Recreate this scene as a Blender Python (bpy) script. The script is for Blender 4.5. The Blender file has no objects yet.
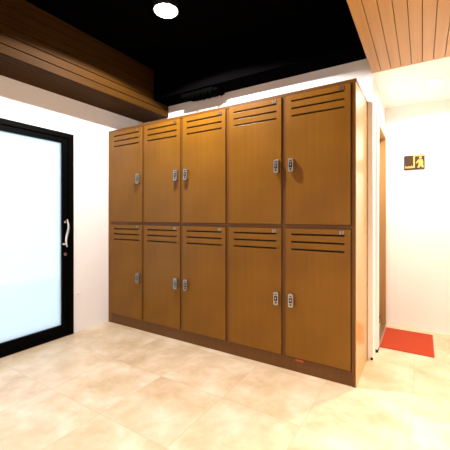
import bpy, bmesh, math, random
from mathutils import Vector, Matrix
random.seed(7)
S = 1.15                      # layout is measured in camera heights; S turns it into metres
sc = bpy.context.scene
COL = sc.collection

# ------------------------------------------------------------------ materials
def new_mat(name):
    m = bpy.data.materials.new(name); m.use_nodes = True
    nt = m.node_tree
    return m, nt, nt.nodes['Principled BSDF']

def plain(name, rgb, rough=0.5, metal=0.0, spec=0.5):
    m, nt, b = new_mat(name)
    b.inputs['Base Color'].default_value = (*rgb, 1)
    b.inputs['Roughness'].default_value = rough
    b.inputs['Metallic'].default_value = metal
    b.inputs['Specular IOR Level'].default_value = spec
    return m

def emit(name, rgb, strength):
    m, nt, b = new_mat(name)
    b.inputs['Base Color'].default_value = (*rgb, 1)
    b.inputs['Emission Color'].default_value = (*rgb, 1)
    b.inputs['Emission Strength'].default_value = strength
    return m

def N(nt, typ, **kw):
    n = nt.nodes.new(typ)
    for k, v in kw.items():
        setattr(n, k, v)
    return n

def wood(name, dark, light, rough=0.38, grain=(30, 30, 1.2), blotch=1.6, bump=0.03, spec=0.4, lo=0.3, hi=0.72, mix=0.45):
    """veneer: fine grain stretched along one axis over soft blotches"""
    m, nt, b = new_mat(name)
    L = nt.links.new
    tc = N(nt, 'ShaderNodeTexCoord')
    mp = N(nt, 'ShaderNodeMapping'); mp.inputs['Scale'].default_value = grain
    L(tc.outputs['Object'], mp.inputs['Vector'])
    n1 = N(nt, 'ShaderNodeTexNoise'); n1.inputs['Scale'].default_value = 1.6
    n1.inputs['Detail'].default_value = 6; n1.inputs['Roughness'].default_value = 0.6
    n1.inputs['Distortion'].default_value = 0.4
    L(mp.outputs[0], n1.inputs['Vector'])
    n2 = N(nt, 'ShaderNodeTexNoise'); n2.inputs['Scale'].default_value = blotch; n2.inputs['Detail'].default_value = 3
    L(tc.outputs['Object'], n2.inputs['Vector'])
    mx = N(nt, 'ShaderNodeMix', data_type='FLOAT'); mx.inputs[0].default_value = mix
    L(n1.outputs['Fac'], mx.inputs[2]); L(n2.outputs['Fac'], mx.inputs[3])
    cr = N(nt, 'ShaderNodeValToRGB')
    cr.color_ramp.elements[0].position = lo; cr.color_ramp.elements[0].color = (*dark, 1)
    cr.color_ramp.elements[1].position = hi; cr.color_ramp.elements[1].color = (*light, 1)
    L(mx.outputs[0], cr.inputs['Fac']); L(cr.outputs['Color'], b.inputs['Base Color'])
    b.inputs['Roughness'].default_value = rough
    b.inputs['Specular IOR Level'].default_value = spec
    bp = N(nt, 'ShaderNodeBump'); bp.inputs['Strength'].default_value = bump; bp.inputs['Distance'].default_value = 0.004
    L(n1.outputs['Fac'], bp.inputs['Height']); L(bp.outputs['Normal'], b.inputs['Normal'])
    return m

def plaster(name, rgb, rough=0.75):
    m, nt, b = new_mat(name)
    L = nt.links.new
    tc = N(nt, 'ShaderNodeTexCoord')
    n = N(nt, 'ShaderNodeTexNoise'); n.inputs['Scale'].default_value = 60; n.inputs['Detail'].default_value = 4
    L(tc.outputs['Object'], n.inputs['Vector'])
    bp = N(nt, 'ShaderNodeBump'); bp.inputs['Strength'].default_value = 0.04; bp.inputs['Distance'].default_value = 0.003
    L(n.outputs['Fac'], bp.inputs['Height']); L(bp.outputs['Normal'], b.inputs['Normal'])
    b.inputs['Base Color'].default_value = (*rgb, 1)
    b.inputs['Roughness'].default_value = rough
    b.inputs['Specular IOR Level'].default_value = 0.3
    return m

TILE = 0.4455
def tile_mat():
    m, nt, b = new_mat('floor_tiles')
    L = nt.links.new
    tc = N(nt, 'ShaderNodeTexCoord')
    mp = N(nt, 'ShaderNodeMapping')
    mp.inputs['Location'].default_value = (-(2.48 - TILE*10)*S, -(-0.05 - TILE*10)*S, 0)
    L(tc.outputs['Object'], mp.inputs['Vector'])
    br = N(nt, 'ShaderNodeTexBrick'); br.offset = 0.0; br.squash = 1.0
    br.inputs['Scale'].default_value = 1.0
    br.inputs['Brick Width'].default_value = TILE*S; br.inputs['Row Height'].default_value = TILE*S
    br.inputs['Mortar Size'].default_value = 0.0018; br.inputs['Mortar Smooth'].default_value = 0.2
    br.inputs['Color1'].default_value = (0.0, 0.0, 0.0, 1); br.inputs['Color2'].default_value = (1, 1, 1, 1)
    br.inputs['Mortar'].default_value = (0.5, 0.5, 0.5, 1)
    L(mp.outputs[0], br.inputs['Vector'])
    # shift the cloud pattern from tile to tile
    sep = N(nt, 'ShaderNodeVectorMath', operation='MULTIPLY_ADD')
    L(br.outputs['Color'], sep.inputs[0]); sep.inputs[1].default_value = (0.6, 0.4, 0.0); L(mp.outputs[0], sep.inputs[2])
    n1 = N(nt, 'ShaderNodeTexNoise'); n1.inputs['Scale'].default_value = 3.6; n1.inputs['Detail'].default_value = 7
    n1.inputs['Roughness'].default_value = 0.62; n1.inputs['Distortion'].default_value = 0.12
    L(sep.outputs[0], n1.inputs['Vector'])
    cr = N(nt, 'ShaderNodeValToRGB')
    e = cr.color_ramp.elements
    e[0].position = 0.30; e[0].color = (0.52, 0.37, 0.215, 1)
    e[1].position = 0.68; e[1].color = (0.75, 0.635, 0.49, 1)
    mid = e.new(0.5); mid.color = (0.66, 0.51, 0.345, 1)
    L(n1.outputs['Fac'], cr.inputs['Fac'])
    mx = N(nt, 'ShaderNodeMix', data_type='RGBA')
    L(br.outputs['Fac'], mx.inputs[0]); L(cr.outputs['Color'], mx.inputs[6])
    mx.inputs[7].default_value = (0.53, 0.40, 0.265, 1)
    L(mx.outputs[2], b.inputs['Base Color'])
    b.inputs['Roughness'].default_value = 0.33
    b.inputs['Specular IOR Level'].default_value = 0.6
    bp = N(nt, 'ShaderNodeBump'); bp.inputs['Strength'].default_value = 0.25; bp.inputs['Distance'].default_value = 0.002
    bp.invert = True
    L(br.outputs['Fac'], bp.inputs['Height']); L(bp.outputs['Normal'], b.inputs['Normal'])
    return m

def frosted():
    m = bpy.data.materials.new('frosted_glass'); m.use_nodes = True
    nt = m.node_tree; nt.nodes.clear(); L = nt.links.new
    out = N(nt, 'ShaderNodeOutputMaterial')
    tl = N(nt, 'ShaderNodeBsdfTranslucent'); tl.inputs['Color'].default_value = (0.93, 0.97, 1.0, 1)
    tp = N(nt, 'ShaderNodeBsdfTransparent'); tp.inputs['Color'].default_value = (0.93, 0.97, 1.0, 1)
    mx = N(nt, 'ShaderNodeMixShader'); mx.inputs[0].default_value = 0.45
    L(tl.outputs[0], mx.inputs[1]); L(tp.outputs[0], mx.inputs[2])
    gl = N(nt, 'ShaderNodeBsdfGlossy'); gl.inputs['Roughness'].default_value = 0.3
    m2 = N(nt, 'ShaderNodeMixShader'); m2.inputs[0].default_value = 0.04
    L(mx.outputs[0], m2.inputs[1]); L(gl.outputs[0], m2.inputs[2])
    L(m2.outputs[0], out.inputs['Surface'])
    return m

def mat_fabric():
    m, nt, b = new_mat('red_mat_pile')
    L = nt.links.new
    tc = N(nt, 'ShaderNodeTexCoord')
    n = N(nt, 'ShaderNodeTexNoise'); n.inputs['Scale'].default_value = 160; n.inputs['Detail'].default_value = 3
    L(tc.outputs['Object'], n.inputs['Vector'])
    cr = N(nt, 'ShaderNodeValToRGB')
    cr.color_ramp.elements[0].position = 0.3; cr.color_ramp.elements[0].color = (0.34, 0.040, 0.016, 1)
    cr.color_ramp.elements[1].position = 0.7; cr.color_ramp.elements[1].color = (0.47, 0.068, 0.028, 1)
    L(n.outputs['Fac'], cr.inputs['Fac']); L(cr.outputs['Color'], b.inputs['Base Color'])
    bp = N(nt, 'ShaderNodeBump'); bp.inputs['Strength'].default_value = 0.6; bp.inputs['Distance'].default_value = 0.004
    L(n.outputs['Fac'], bp.inputs['Height']); L(bp.outputs['Normal'], b.inputs['Normal'])
    b.inputs['Roughness'].default_value = 0.95; b.inputs['Specular IOR Level'].default_value = 0.1
    return m

M = {
    'locker':   wood('locker_veneer', (0.145, 0.0575, 0.0044), (0.222, 0.094, 0.0082), rough=0.34, grain=(22, 22, 1.0), blotch=2.2, bump=0.01, mix=0.70, spec=0.2),
    'lockend_lit':  wood('locker_end_lit', (0.52, 0.30, 0.085), (0.62, 0.38, 0.12), rough=0.24, grain=(22, 22, 1.0), blotch=2.2, bump=0.01, mix=0.70, spec=1.0),  # veneer lightened and yellowed: bright light on the end panel put into its colour
    'lockedge': wood('locker_edging', (0.090, 0.034, 0.0055), (0.135, 0.052, 0.008), rough=0.36, spec=0.3),
    'soffit':   wood('dark_brown_boards', (0.028, 0.0110, 0.0014), (0.055, 0.0225, 0.0032), rough=0.55, spec=0.04, grain=(30, 1.2, 30)),  # dark brown boards, deeper in tone than the right ceiling
    'board':    wood('honey_boards', (0.37, 0.178, 0.042), (0.48, 0.25, 0.07), rough=0.4, grain=(26, 1.0, 26)),
    'jamb':     wood('jamb_wood', (0.30, 0.155, 0.052), (0.40, 0.22, 0.085), rough=0.4),
    'groove':   plain('board_groove', (0.05, 0.02, 0.007), 0.8),
    'inside':   plain('locker_inside', (0.012, 0.006, 0.004), 0.9),
    'white':    plaster('white_wall_paint', (0.83, 0.815, 0.82)),
    'ceilw':    plaster('white_ceiling_paint', (0.85, 0.83, 0.79)),
    'black':    plain('black_ceiling_paint', (0.0012, 0.0011, 0.0012), 0.9, spec=0.0),
    'fringe':   plain('black_fibre', (0.0012, 0.0012, 0.0012), 0.9, spec=0.0),
    'alu':      plain('black_aluminium', (0.001, 0.001, 0.0011), 0.5, spec=0.03),
    'dark_foot':   plain('black_foot', (0.01, 0.01, 0.01), 0.7),
    'chrome':   plain('polished_chrome', (0.80, 0.79, 0.80), 0.16, 1.0),
    'silver':   plain('satin_silver', (0.42, 0.40, 0.38), 0.3, 0.9),
    'keypad':   plain('lock_face_black', (0.008, 0.008, 0.009), 0.3),
    'steel':    plain('brushed_steel', (0.66, 0.60, 0.50), 0.3, 1.0),
    'mat':      mat_fabric(),
    'matedge':  plain('red_mat_binding', (0.42, 0.06, 0.027), 0.8),
    'brown':    plain('sign_dark_brown', (0.040, 0.018, 0.011), 0.35),
    'gold':     plain('sign_gold', (0.62, 0.43, 0.12), 0.35, 0.5),
    'leafw':    plaster('door_leaf_paint', (0.72, 0.68, 0.62), 0.5),
    'red':      plain('red_sticker', (0.45, 0.06, 0.02), 0.5),
    'lamp':     emit('lamp_glow', (1.0, 0.97, 0.93), 14),
    'lampwarm': emit('warm_lamp_glow', (1.0, 0.93, 0.82), 9),
    'trimring': plain('lamp_trim_black', (0.006, 0.006, 0.006), 0.4),
    'ringw':    plain('lamp_trim_white', (0.85, 0.83, 0.80), 0.4),
    'tile':     tile_mat(),
    'glass':    frosted(),
    'pave':     plain('outside_paving', (0.55, 0.57, 0.60), 0.8),
    'column':   plain('outside_column_paint', (0.66, 0.70, 0.76), 0.8),
}

# ------------------------------------------------------------------ mesh helpers
class MB:
    def __init__(self, *mats):
        self.bm = bmesh.new(); self.mats = list(mats)
    def idx(self, m):
        if m is None: return 0
        if m not in self.mats: self.mats.append(m)
        return self.mats.index(m)
    def _mark(self, faces, m):
        i = self.idx(m)
        for f in faces: f.material_index = i
    def box(self, x0, x1, y0, y1, z0, z1, m=None):
        r = bmesh.ops.create_cube(self.bm, size=1.0)
        for v in r['verts']:
            v.co = Vector(((x0 + x1)/2 + v.co.x*(x1 - x0), (y0 + y1)/2 + v.co.y*(y1 - y0), (z0 + z1)/2 + v.co.z*(z1 - z0)))
        self._mark({f for v in r['verts'] for f in v.link_faces}, m)
        return self
    def cyl(self, c, axis, r, h, seg=24, m=None, r2=None):
        r2 = r if r2 is None else r2
        q = Vector((0, 0, 1)).rotation_difference(Vector(axis)).to_matrix().to_4x4()
        g = bmesh.ops.create_cone(self.bm, cap_ends=True, segments=seg, radius1=r, radius2=r2, depth=h,
                                  matrix=Matrix.Translation(Vector(c)) @ q)
        self._mark({f for v in g['verts'] for f in v.link_faces}, m)
        return self
    def lathe(self, c, prof, seg=40, m=None):
        """profile of (radius, z) spun about a vertical axis through c"""
        rings = []
        for r, z in prof:
            rings.append([self.bm.verts.new((c[0] + r*math.cos(2*math.pi*k/seg), c[1] + r*math.sin(2*math.pi*k/seg), c[2] + z)) for k in range(seg)])
        fs = []
        for a, b in zip(rings, rings[1:]):
            for k in range(seg):
                fs.append(self.bm.faces.new((a[k], a[(k+1) % seg], b[(k+1) % seg], b[k])))
        self._mark(fs, m)
        return self
    def tube(self, pts, radii, seg=12, m=None):
        pts = [Vector(p) for p in pts]
        rings = []
        for i, p in enumerate(pts):
            d = (pts[min(i+1, len(pts)-1)] - pts[max(i-1, 0)]).normalized()
            u = d.orthogonal().normalized() if i == 0 else (u - d*u.dot(d)).normalized()
            w = d.cross(u)
            rings.append([self.bm.verts.new(p + (u*math.cos(2*math.pi*k/seg) + w*math.sin(2*math.pi*k/seg))*radii[i]) for k in range(seg)])
        fs = []
        for a, b in zip(rings, rings[1:]):
            for k in range(seg):
                fs.append(self.bm.faces.new((a[k], a[(k+1) % seg], b[(k+1) % seg], b[k])))
        fs.append(self.bm.faces.new(rings[0][::-1])); fs.append(self.bm.faces.new(rings[-1]))
        self._mark(fs, m)
        return self
    def poly_y(self, pts, y0, y1, m=None):
        """outline in x,z pulled from y0 to y1"""
        a = [self.bm.verts.new((x, y0, z)) for x, z in pts]; b = [self.bm.verts.new((x, y1, z)) for x, z in pts]
        n = len(pts)
        fs = [self.bm.faces.new(a), self.bm.faces.new(b[::-1])]
        for k in range(n): fs.append(self.bm.faces.new((a[k], b[k], b[(k+1) % n], a[(k+1) % n])))
        self._mark(fs, m)
        return self
    def grid_slab(self, xs, zs, holes, y0, y1, m=None):
        """slab spanning xs by zs with rectangular through holes (cells listed in holes)"""
        nx, nz = len(xs), len(zs)
        F = [[self.bm.verts.new((x, y0, z)) for z in zs] for x in xs]
        B = [[self.bm.verts.new((x, y1, z)) for z in zs] for x in xs]
        solid = lambda i, j: 0 <= i < nx-1 and 0 <= j < nz-1 and (i, j) not in holes
        fs = []
        for i in range(nx-1):
            for j in range(nz-1):
                if not solid(i, j): continue
                fs.append(self.bm.faces.new((F[i][j], F[i+1][j], F[i+1][j+1], F[i][j+1])))
                fs.append(self.bm.faces.new((B[i][j], B[i][j+1], B[i+1][j+1], B[i+1][j])))
                if not solid(i-1, j): fs.append(self.bm.faces.new((F[i][j], F[i][j+1], B[i][j+1], B[i][j])))
                if not solid(i+1, j): fs.append(self.bm.faces.new((F[i+1][j], B[i+1][j], B[i+1][j+1], F[i+1][j+1])))
                if not solid(i, j-1): fs.append(self.bm.faces.new((F[i][j], B[i][j], B[i+1][j], F[i+1][j])))
                if not solid(i, j+1): fs.append(self.bm.faces.new((F[i][j+1], F[i+1][j+1], B[i+1][j+1], B[i][j+1])))
        self._mark(fs, m)
        return self
    def build(self, name, parent=None, origin=(0, 0, 0), bevel=0.0, smooth=False):
        """origin is in layout units and becomes the object's own location"""
        bmesh.ops.recalc_face_normals(self.bm, faces=self.bm.faces)
        o0 = Vector(origin)
        for v in self.bm.verts: v.co = (v.co - o0)*S
        me = bpy.data.meshes.new(name); self.bm.to_mesh(me); self.bm.free()
        for k in (self.mats or ['white']): me.materials.append(M[k])
        if smooth:
            for p in me.polygons: p.use_smooth = True
            try: me.set_sharp_from_angle(angle=math.radians(40))
            except Exception: pass
        o = bpy.data.objects.new(name, me); COL.objects.link(o)
        loc = o0*S
        if parent is not None:
            o.parent = parent
            loc = loc - world_of(parent)
        o.location = loc
        if bevel:
            bv = o.modifiers.new('bevel', 'BEVEL'); bv.width = bevel*S; bv.segments = 2; bv.limit_method = 'ANGLE'
        return o

def world_of(o):
    v = Vector(o.location)
    while o.parent is not None:
        o = o.parent; v = v + Vector(o.location)
    return v

def thing(name, loc, label, cat, group=None):
    o = bpy.data.objects.new(name, None); COL.objects.link(o)
    o.location = Vector(loc)*S; o.empty_display_size = 0.1
    return tag(o, label, cat, group)

def tag(o, label, cat, group=None):
    o['label'] = label; o['category'] = cat
    if group: o['group'] = group
    return o

def struct(o, label, cat):
    o['kind'] = 'structure'; o['label'] = label; o['category'] = cat
    return o

# ------------------------------------------------------------------ layout numbers
CZ = 1.993            # underside of the timber ceilings and of the corridor ceiling
TOP = 2.40            # black ceiling inside the recess
YB = 0.45             # wall behind the lockers
XR = 2.234            # end of that wall, and left side of the corridor
YC = 1.33             # far wall of the corridor
XE, YF = 3.7, -3.3    # right wall and the wall behind the camera
SX = 0.35             # width of the timber bulkhead over the glass door

# ------------------------------------------------------------------ room shell
b = MB('tile'); b.box(-0.1, XE + 0.1, YF - 0.1, YC + 0.1, -0.08, 0)
struct(b.build('floor'), 'cream marbled square floor tiles with thin grout lines', 'floor')

DY0, DY1, DZ = -1.50, -0.358, 1.690      # glass door opening in the left wall
b = MB('white')
b.box(-0.1, 0, YF, DY0, 0, TOP); b.box(-0.1, 0, DY1, YB, 0, TOP); b.box(-0.1, 0, DY0, DY1, DZ, TOP)
struct(b.build('wall_left'), 'white painted wall around the black framed glass door', 'wall')

b = MB('white'); b.box(-0.1, XR, YB, YB + 0.1, 0, TOP)
struct(b.build('wall_back'), 'white painted wall behind the wooden lockers', 'wall')

b = MB('white'); b.box(XR - 0.2, XE, YC, YC + 0.1, 0, TOP)
struct(b.build('wall_corridor'), 'bright white wall carrying the brown and gold sign', 'wall')

b = MB('white'); b.box(XR - 0.1, XR, YB + 0.1, 0.655, 0, TOP); b.box(XR - 0.1, XR, 0.655, YC, 1.735, TOP)
struct(b.build('wall_passage'), 'narrow white wall around the side doorway past the lockers', 'wall')

b = MB('white'); b.box(XE, XE + 0.1, YF, YC, 0, TOP)
struct(b.build('wall_right'), 'white wall on the right side of the room', 'wall')
b = MB('white'); b.box(-0.1, XE, YF - 0.1, YF, 0, TOP)
struct(b.build('wall_front'), 'white wall opposite the lockers', 'wall')

b = MB('black'); b.box(-0.1, XE + 0.1, YF - 0.1, YC + 0.1, TOP, TOP + 0.06)
struct(b.build('ceiling'), 'black painted ceiling high in the recess above the lockers', 'ceiling')

b = MB('black'); b.box(SX, XR - 0.02, 0.243, YB, 2.106, TOP)
struct(b.build('trim_1'), 'black painted beam along the wall top above the lockers', 'beam')

# timber bulkhead over the glass door: boards on the side and narrow strips below
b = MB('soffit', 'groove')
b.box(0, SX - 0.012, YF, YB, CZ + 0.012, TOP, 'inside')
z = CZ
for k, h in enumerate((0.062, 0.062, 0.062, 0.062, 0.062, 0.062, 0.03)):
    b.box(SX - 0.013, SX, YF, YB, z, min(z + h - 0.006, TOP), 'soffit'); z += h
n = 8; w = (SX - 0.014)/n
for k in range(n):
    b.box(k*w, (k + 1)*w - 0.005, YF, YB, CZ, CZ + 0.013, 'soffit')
struct(b.build('ceiling_left', bevel=0.0015), 'dark brown timber boarded bulkhead above the glass door', 'ceiling')

# honey coloured board ceiling on the right
b = MB('board', 'groove')
b.box(XR + 0.012, XE, YF, YB, CZ + 0.012, TOP, 'groove')
x = XR - 0.005; pw = 0.0597
while x < XE - 0.01:
    b.box(x, min(x + pw - 0.003, XE), YF, YB, CZ, CZ + 0.014, 'board'); x += pw
z = CZ + 0.014
for k in range(7):
    b.box(XR - 0.005, XR + 0.013, YF, YB, z + 0.003, min(z + 0.06, TOP), 'board'); z += 0.06
struct(b.build('ceiling_right', bevel=0.0015), 'honey coloured timber board ceiling over the right of the room', 'ceiling')

b = MB('ceilw'); b.box(XR, XE, YB, YC, CZ + 0.004, TOP)
struct(b.build('ceiling_corridor'), 'plain white corridor ceiling with one recessed downlight', 'ceiling')

# ------------------------------------------------------------------ glass door in the left wall
d = thing('door_1', (0, (DY0 + DY1)/2, 0), 'sliding door with black metal frame and frosted glass', 'door')
d['kind'] = 'structure'
b = MB('alu')
b.box(-0.06, 0.012, DY1 - 0.045, DY1, 0, DZ); b.box(-0.06, 0.012, DY0, DY0 + 0.045, 0, DZ)
b.box(-0.06, 0.012, DY0 + 0.045, DY1 - 0.045, DZ - 0.04, DZ); b.box(-0.06, 0.010, DY0 + 0.045, DY1 - 0.045, 0, 0.022)
b.build('door_frame', d, bevel=0.002)
b = MB('alu')
ly0, ly1, lz0, lz1 = DY0 + 0.045, DY1 - 0.047, 0.024, DZ - 0.042
b.box(-0.045, 0.0, ly1 - 0.046, ly1, lz0, lz1); b.box(-0.045, 0.0, ly0, ly0 + 0.052, lz0, lz1)
b.box(-0.045, 0.0, ly0 + 0.052, ly1 - 0.046, lz1 - 0.042, lz1); b.box(-0.045, 0.0, ly0 + 0.052, ly1 - 0.046, lz0, lz0 + 0.072)
leaf = b.build('door_leaf', d, bevel=0.002)
b = MB('glass'); b.box(-0.027, -0.019, ly0 + 0.05, ly1 - 0.044, lz0 + 0.07, lz1 - 0.04)
b.build('glass_pane', leaf)
# wavy pull handle on two posts, lock cylinder below it
hy = ly1 - 0.027
pts = []; rad = []
for k in range(15):
    f = k/14
    pts.append((0.036 + 0.004*math.sin(f*math.pi), hy + 0.010*math.sin((f - 0.5)*2*math.pi), 0.745 + f*0.228)); rad.append(0.005 + 0.0045*math.sin(f*math.pi) if 0 < k < 14 else 0.0048)
b = MB('chrome'); b.tube(pts, rad, 12)
for f in (0.10, 0.90):
    yy = hy + 0.010*math.sin((f - 0.5)*2*math.pi); zz = 0.745 + f*0.228
    b.cyl((0.018, yy, zz), (1, 0, 0), 0.0065, 0.036, 14); b.cyl((0.002, yy, zz), (1, 0, 0), 0.013, 0.005, 18)
b.build('handle', leaf, smooth=True)
b = MB('chrome', 'keypad'); b.cyl((0.004, hy, 0.682), (1, 0, 0), 0.013, 0.010, 22); b.box(0.008, 0.0102, hy - 0.0015, hy + 0.0015, 0.676, 0.688, 'keypad')
b.build('lock_cylinder', leaf, smooth=True)

# outside the glass: paving and a pale column, faint through the frosting
b = MB('pave'); b.box(-2.6, -0.1, -3.2, 1.0, -0.08, -0.01)
struct(b.build('ground_outside'), 'pale paving beyond the frosted glass door', 'ground')

# ------------------------------------------------------------------ doorway off the corridor
d2 = thing('door_2', (XR - 0.05, 0.99, 0), 'side doorway with honey timber frame beside the red mat', 'door')
d2['kind'] = 'structure'
b = MB('jamb')
b.box(XR - 0.09, XR + 0.006, 1.297, YC - 0.001, 0, 1.735); b.box(XR - 0.09, XR - 0.002, 0.656, 0.676, 0, 1.735)
b.box(XR - 0.09, XR + 0.006, 0.676, 1.297, 1.712, 1.735)
b.build('door_frame', d2, bevel=0.002)
b = MB('leafw'); b.box(XR - 0.085, XR - 0.056, 0.68, 1.294, 0.012, 1.708)
lf = b.build('door_leaf', d2, bevel=0.002)
b = MB('keypad'); b.box(XR - 0.056, XR - 0.044, 1.262, 1.290, 0.03, 0.055); b.cyl((XR - 0.045, 1.276, 0.066), (0, 0, 1), 0.007, 0.03, 14)
b.build('door_stop', lf)
b = MB('steel'); b.box(XR - 0.03, XR + 0.012, 0.68, 1.296, 0, 0.010)
b.build('threshold_strip', d2, bevel=0.003)

# white corner casings either side of the wall end, each on a small dark foot
b = MB('white', 'dark_foot'); b.box(2.203, XR + 0.001, YB - 0.012, YB + 0.001, 0.018, CZ - 0.001); b.box(2.203, XR - 0.014, YB - 0.012, YB + 0.001, 0, 0.018); b.box(XR - 0.014, XR + 0.001, YB - 0.012, YB + 0.001, 0, 0.018, 'dark_foot')
struct(b.build('trim_2'), 'narrow white corner strip between the locker end and the doorway', 'trim')
b = MB('white', 'dark_foot'); b.box(XR, XR + 0.016, 0.590, 0.672, 0.022, 1.76); b.box(XR, XR + 0.017, 0.589, 0.673, 0, 0.022, 'dark_foot')
struct(b.build('trim_3'), 'white casing strip along the near side of the doorway', 'trim')

# ------------------------------------------------------------------ locker cabinet
LW, LH = 2.2, 1.802
XL0, PITCH, STILE = 0.046, 0.4304, 0.026
loc = thing('locker_cabinet', (LW/2, YB/2, 0), 'tall brown wooden locker cabinet with ten slotted doors along the back wall', 'locker')
o0 = (LW/2, YB/2, 0)
YD = YB - 0.004
def part(mb, name, parent=loc, **kw): return mb.build(name, parent, **kw)
b = MB('locker'); b.box(0.002, XL0 - 0.004, 0.0, YD, 0, LH - 0.022); part(b, 'side_panel', bevel=0.0015)
b = MB('lockedge'); b.box(2.1735, LW - 0.004, 0.0, YD, 0, LH - 0.022); b.box(LW - 0.004, LW, 0.0, YD, 0, LH - 0.022, 'lockend_lit'); part(b, 'side_panel', bevel=0.0015)
b = MB('lockedge'); b.box(0.002, LW, 0.0, YD, LH - 0.0215, LH); part(b, 'top_panel', bevel=0.0015)
b = MB('lockedge'); b.box(XL0 - 0.0035, 2.173, 0.002, YD, 0, 0.088); part(b, 'plinth', bevel=0.0015)
b = MB('inside'); b.box(XL0 - 0.0035, 2.173, YD - 0.02, YD, 0.089, LH - 0.023); part(b, 'back_panel')
b = MB('lockedge'); b.box(XL0 - 0.0035, 2.173, 0.003, YD - 0.021, 0.922, 0.945); part(b, 'shelf_rail', bevel=0.001)
for k in range(1, 5):
    xc = XL0 + k*PITCH - STILE/2
    for z0, z1 in ((0.0885, 0.9215), (0.9455, LH - 0.022)):
        b = MB('lockedge'); b.box(xc - STILE/2 + 0.001, xc + STILE/2 - 0.001, 0.003, YD - 0.021, z0, z1); part(b, 'divider', bevel=0.001)

def make_door(z0, z1, handle):
    """one locker door, hung at column 0; handle +1 = lock on the right edge, -1 = left"""
    x0, x1 = XL0 + 0.002, XL0 + PITCH - STILE - 0.002
    sx0, sx1 = x0 + 0.040, x1 - 0.034
    zs = [z0]
    for off in (0.134, 0.086, 0.038):
        zs += [z1 - off - 0.0055, z1 - off + 0.0055]
    zs.append(z1)
    b = MB('locker'); b.grid_slab([x0, sx0, sx1, x1], zs, {(1, 1), (1, 3), (1, 5)}, -0.006, 0.014)
    b.box(sx0 - 0.01, sx1 + 0.01, 0.0145, 0.02, z1 - 0.16, z1 - 0.02, 'inside')
    door = part(b, 'door', origin=(x0, 0, z0), bevel=0.0012)
    xc = x1 - 0.027 if handle > 0 else x0 + 0.044
    zc = 1.325 if z0 > 0.5 else 0.460
    w, h = 0.0165, 0.042
    b = MB('silver', 'keypad')
    out = []
    for cx, cz, a0 in ((w - .006, h - .006, 0), (-w + .006, h - .006, 90), (-w + .006, -h + .006, 180), (w - .006, -h + .006, 270)):
        for q in range(4):
            a = math.radians(a0 + q*30); out.append((xc + cx + .006*math.cos(a), zc + cz + .006*math.sin(a)))
    b.poly_y(out, -0.034, -0.0062, 'silver')
    b.box(xc - 0.0105, xc + 0.0105, -0.0355, -0.0342, zc - 0.015, zc + 0.018, 'keypad')
    b.box(xc - 0.008, xc + 0.008, -0.0355, -0.0342, zc + 0.025, zc + 0.032, 'keypad')
    b.cyl((xc, -0.0350, zc - 0.026), (0, 1, 0), 0.0065, 0.0025, 16, 'keypad')
    b.box(xc - 0.004, xc + 0.004, -0.0385, -0.0357, zc - 0.003, zc + 0.009, 'silver')
    b.build('lock', door, origin=(xc, 0, zc), bevel=0.0012)
    # two small silver raised figures just above the right end of the top slot
    zt = z1 - 0.038 + 0.008
    b = MB('silver')
    for dx in (-0.024, -0.008):
        xx = sx1 + dx
        b.box(xx - 0.0055, xx - 0.0020, -0.0085, -0.0062, zt, zt + 0.021); b.box(xx + 0.0020, xx + 0.0055, -0.0085, -0.0062, zt, zt + 0.021)
        b.box(xx - 0.0055, xx + 0.0055, -0.0085, -0.0062, zt, zt + 0.004); b.box(xx - 0.0055, xx + 0.0055, -0.0085, -0.0062, zt + 0.017, zt + 0.021)
    b.build('number_tag', door, origin=(sx1, 0, zt))
    return door

def copy_door(src, k):
    c = src.copy(); COL.objects.link(c); c.parent = loc
    c.location = Vector(src.location) + Vector((k*PITCH*S, 0, 0))
    for ch in src.children:
        g = ch.copy(); COL.objects.link(g); g.parent = c
    return c

sides = (1, 1, -1, 1, -1)
for z0, z1 in ((0.947, LH - 0.0235), (0.092, 0.920)):
    proto = {1: make_door(z0, z1, 1), -1: make_door(z0, z1, -1)}
    base = Vector(proto[1].location)
    copy_door(proto[1], 1); copy_door(proto[1], 3); copy_door(proto[-1], 4)
    proto[-1].location = base + Vector((2*PITCH*S, 0, 0))
# small red sticker scuffed onto the plinth
b = MB('red'); b.box(1.835, 1.885, 0.0, 0.0016, 0.071, 0.082)
st = part(b, 'sticker'); st['label'] = 'small red sticker'

# ------------------------------------------------------------------ ragged black fringe over the lockers
b = MB('fringe'); x = 0.735
b.box(0.665, 1.015, 0.262, 0.276, 2.070, 2.106); b.box(0.70, 1.05, 0.276, 0.402, 2.072, 2.106)
x = 0.668
while x < 1.005:
    w = random.uniform(0.009, 0.020); l = random.choice((0.003, 0.006, 0.014, 0.028, 0.018))
    y = random.uniform(0.262, 0.271); zt = 2.070
    pts = [(x, zt + 0.004), (x + w, zt + 0.004), (x + w*0.8, zt - l*0.7), (x + w*0.5, zt - l), (x + w*0.25, zt - l*0.6)]
    b.poly_y(pts, y, y + 0.005)
    b.poly_y([(px + 0.036, 2.073 + (pz - zt)*0.45) for px, pz in pts], y + 0.130, y + 0.136); x += w*random.uniform(0.7, 1.15)
tag(b.build('hanging_fringe'), 'ragged black fringe hanging from the dark beam above the lockers', 'fringe')

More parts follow.
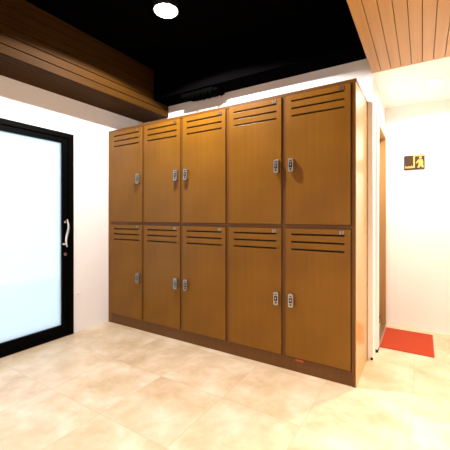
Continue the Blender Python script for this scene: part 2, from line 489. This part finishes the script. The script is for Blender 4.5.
# ------------------------------------------------------------------ mat, sign, door stopper
MX0, MX1, MY0, MY1 = 2.250, 2.600, 0.708, 1.195
b = MB('mat'); b.box(MX0 + .006, MX1 - .006, MY0 + .006, MY1 - .006, 0, 0.010)
mt = b.build('door_mat', origin=((MX0 + MX1)/2, (MY0 + MY1)/2, 0), bevel=0.002)
tag(mt, 'small red doormat on the tiles outside the side doorway', 'mat')
b = MB('matedge')
b.box(MX0, MX1, MY0, MY0 + .006, 0, 0.008); b.box(MX0, MX1, MY1 - .006, MY1, 0, 0.008)
b.box(MX0, MX0 + .006, MY0 + .006, MY1 - .006, 0, 0.008); b.box(MX1 - .006, MX1, MY0 + .006, MY1 - .006, 0, 0.008)
b.build('binding', mt)

sx0, sx1, sz0, sz1 = 2.386, 2.545, 1.414, 1.546
sg = thing('restroom_sign', ((sx0 + sx1)/2, YC, sz0), 'small dark brown sign with gold figure on the white corridor wall', 'sign')
b = MB('brown'); b.box(sx0, sx1, YC - 0.010, YC - 0.0005, sz0, sz1 - 0.004); b.build('plaque', sg, bevel=0.0012)
xm = sx0 + 0.080
b = MB('gold'); b.box(xm - 0.008, xm + 0.004, YC - 0.0135, YC - 0.0102, sz0 + 0.014, sz1 - 0.001)
b.box(xm + 0.0042, sx1 - 0.004, YC - 0.0135, YC - 0.0102, sz1 - 0.016, sz1 - 0.001)
b.box(sx0 + 0.010, xm - 0.0082, YC - 0.0135, YC - 0.0102, sz0 + 0.014, sz0 + 0.021)
b.build('gold_band', sg)
# gold lettering row above the lower band: only uneven marks can be made out
b = MB('gold'); xx = sx0 + 0.010
for w, h in ((.007, .014), (.006, .007), (.008, .010), (.006, .012), (.008, .009), (.007, .014), (.006, .010)):
    b.box(xx, xx + w, YC - 0.0125, YC - 0.0102, sz0 + 0.0215, sz0 + 0.0215 + h); xx += w + 0.0022
b.build('lettering', sg)
# figure: head, bent arm, flared body and two legs
cx = sx0 + 0.116
b = MB('gold'); b.cyl((cx + .010, YC - 0.0118, sz1 - 0.030), (0, 1, 0), 0.0105, 0.003, 20)
body = [(-.008, .086), (.016, .086), (.022, .060), (.019, .045), (.026, .014), (.013, .014), (.007, .034), (.000, .014), (-.013, .014), (-.006, .045), (-.005, .066), (-.018, .052), (-.023, .057), (-.012, .078)]
b.poly_y([(cx + 0.004 + px*1.3, sz0 + pz) for px, pz in body], YC - 0.0133, YC - 0.0102)
b.build('figure', sg)

b = MB('ringw'); b.cyl((0.006, -0.312, 0.334), (1, 0, 0), 0.008, 0.012, 18); b.cyl((0.018, -0.312, 0.334), (1, 0, 0), 0.005, 0.014, 16)
tag(b.build('door_stopper', smooth=True), 'tiny white door stopper low on the white wall beside the glass door', 'door stopper')

# ------------------------------------------------------------------ lamps
def point(name, loc, watts, rgb, r, parent=None):
    l = bpy.data.lights.new(name, 'POINT'); l.energy = watts; l.color = rgb; l.shadow_soft_size = r*S
    o = bpy.data.objects.new(name, l); COL.objects.link(o); o.location = Vector(loc)*S
    if parent is not None: o.parent = parent; o.location = Vector(loc)*S - world_of(parent)
    return o
def spot(name, loc, watts, rgb, r, size, blend, parent=None):
    l = bpy.data.lights.new(name, 'SPOT'); l.energy = watts; l.color = rgb; l.shadow_soft_size = r*S
    l.spot_size = math.radians(size); l.spot_blend = blend
    o = bpy.data.objects.new(name, l); COL.objects.link(o); o.location = Vector(loc)*S
    if parent is not None: o.parent = parent; o.location = Vector(loc)*S - world_of(parent)
    return o
def disk(name, loc, watts, rgb, r, parent=None, spread=180):
    l = bpy.data.lights.new(name, 'AREA'); l.shape = 'DISK'; l.size = 2*r*S; l.energy = watts; l.color = rgb; l.spread = math.radians(spread)
    o = bpy.data.objects.new(name, l); COL.objects.link(o); o.location = Vector(loc)*S
    if parent is not None: o.parent = parent; o.location = Vector(loc)*S - world_of(parent)
    return o

LX, LY = 1.093, -0.40
lp = thing('ceiling_lamp', (LX, LY, TOP), 'round glowing ceiling lamp in the black recess', 'lamp')
b = MB('trimring'); b.lathe((LX, LY, 0), [(0.050, TOP - 0.001), (0.082, TOP - 0.001), (0.082, 2.352), (0.079, 2.348), (0.076, 2.352), (0.075, 2.36)])
b.build('housing', lp, smooth=True)
b = MB('lamp'); b.lathe((LX, LY, 0), [(0.0755, 2.358), (0.074, 2.348), (0.055, 2.338), (0.025, 2.333), (0.0005, 2.332)])
b.build('lens', lp, smooth=True)
spot('bulb', (LX, LY, 2.318), 215, (1.0, 0.96, 0.92), 0.018, 158, 0.1, lp)

def downlight(x, y, z, label, watts, rgb, group=None, spread=105):
    t = thing('recessed_downlight', (x, y, z), label, 'downlight', group)
    b = MB('ringw'); b.lathe((x, y, 0), [(0.055, z - 0.0005), (0.056, z - 0.004), (0.047, z - 0.006), (0.044, z - 0.001)])
    b.build('trim_ring', t, smooth=True)
    b = MB('lampwarm'); b.cyl((x, y, z - 0.0015), (0, 0, 1), 0.043, 0.002, 32)
    b.build('lens', t)
    disk('bulb', (x, y, z - 0.012), watts, rgb, 0.04, t, spread)
    return t
WARM = (1.0, 0.88, 0.70)
downlight(2.60, 0.845, CZ + 0.004, 'recessed downlight glowing in the white corridor ceiling', 30, (1.0, 0.92, 0.78), spread=160)
downlight(3.05, -0.55, CZ, 'unseen recessed fill downlight in the honey board ceiling nearest the corridor', 17, WARM)  # this and the next two: unseen downlights put in as room fill
downlight(2.75, -1.45, CZ, 'unseen recessed fill downlight in the honey board ceiling above the tiles', 12, WARM)
downlight(3.0, -2.6, CZ, 'unseen recessed fill downlight in the honey board ceiling farthest from the lockers', 11, WARM)
lp2 = downlight(1.25, -2.3, TOP - 0.001, 'unseen recessed fill downlight in the black ceiling far from the lockers', 32, (1.0, 0.94, 0.90), spread=125)  # unseen fill lamp added to lift the left wall and lockers

# ------------------------------------------------------------------ daylight outside
w = bpy.data.worlds.new('daylight'); sc.world = w; w.use_nodes = True
bg = w.node_tree.nodes['Background']; bg.inputs['Color'].default_value = (0.80, 0.93, 1.0, 1); bg.inputs['Strength'].default_value = 1.7

# ------------------------------------------------------------------ camera
cam = bpy.data.cameras.new('camera'); co = bpy.data.objects.new('camera', cam); COL.objects.link(co)
co.location = Vector((2.525, -1.967, 1.0))*S
co.rotation_euler = (math.radians(90), 0, math.atan2(0.528, 0.849))
cam.sensor_width = 36; cam.lens = 317/450*36; cam.shift_y = -9/450; cam.clip_start = 0.02
sc.camera = co
vs = sc.view_settings
vs.view_transform = 'Standard'; vs.look = 'None'; vs.gamma = 1.0; vs.exposure = 0.0; vs.use_curve_mapping = False
sc.cycles.max_bounces = 10; sc.cycles.diffuse_bounces = 7
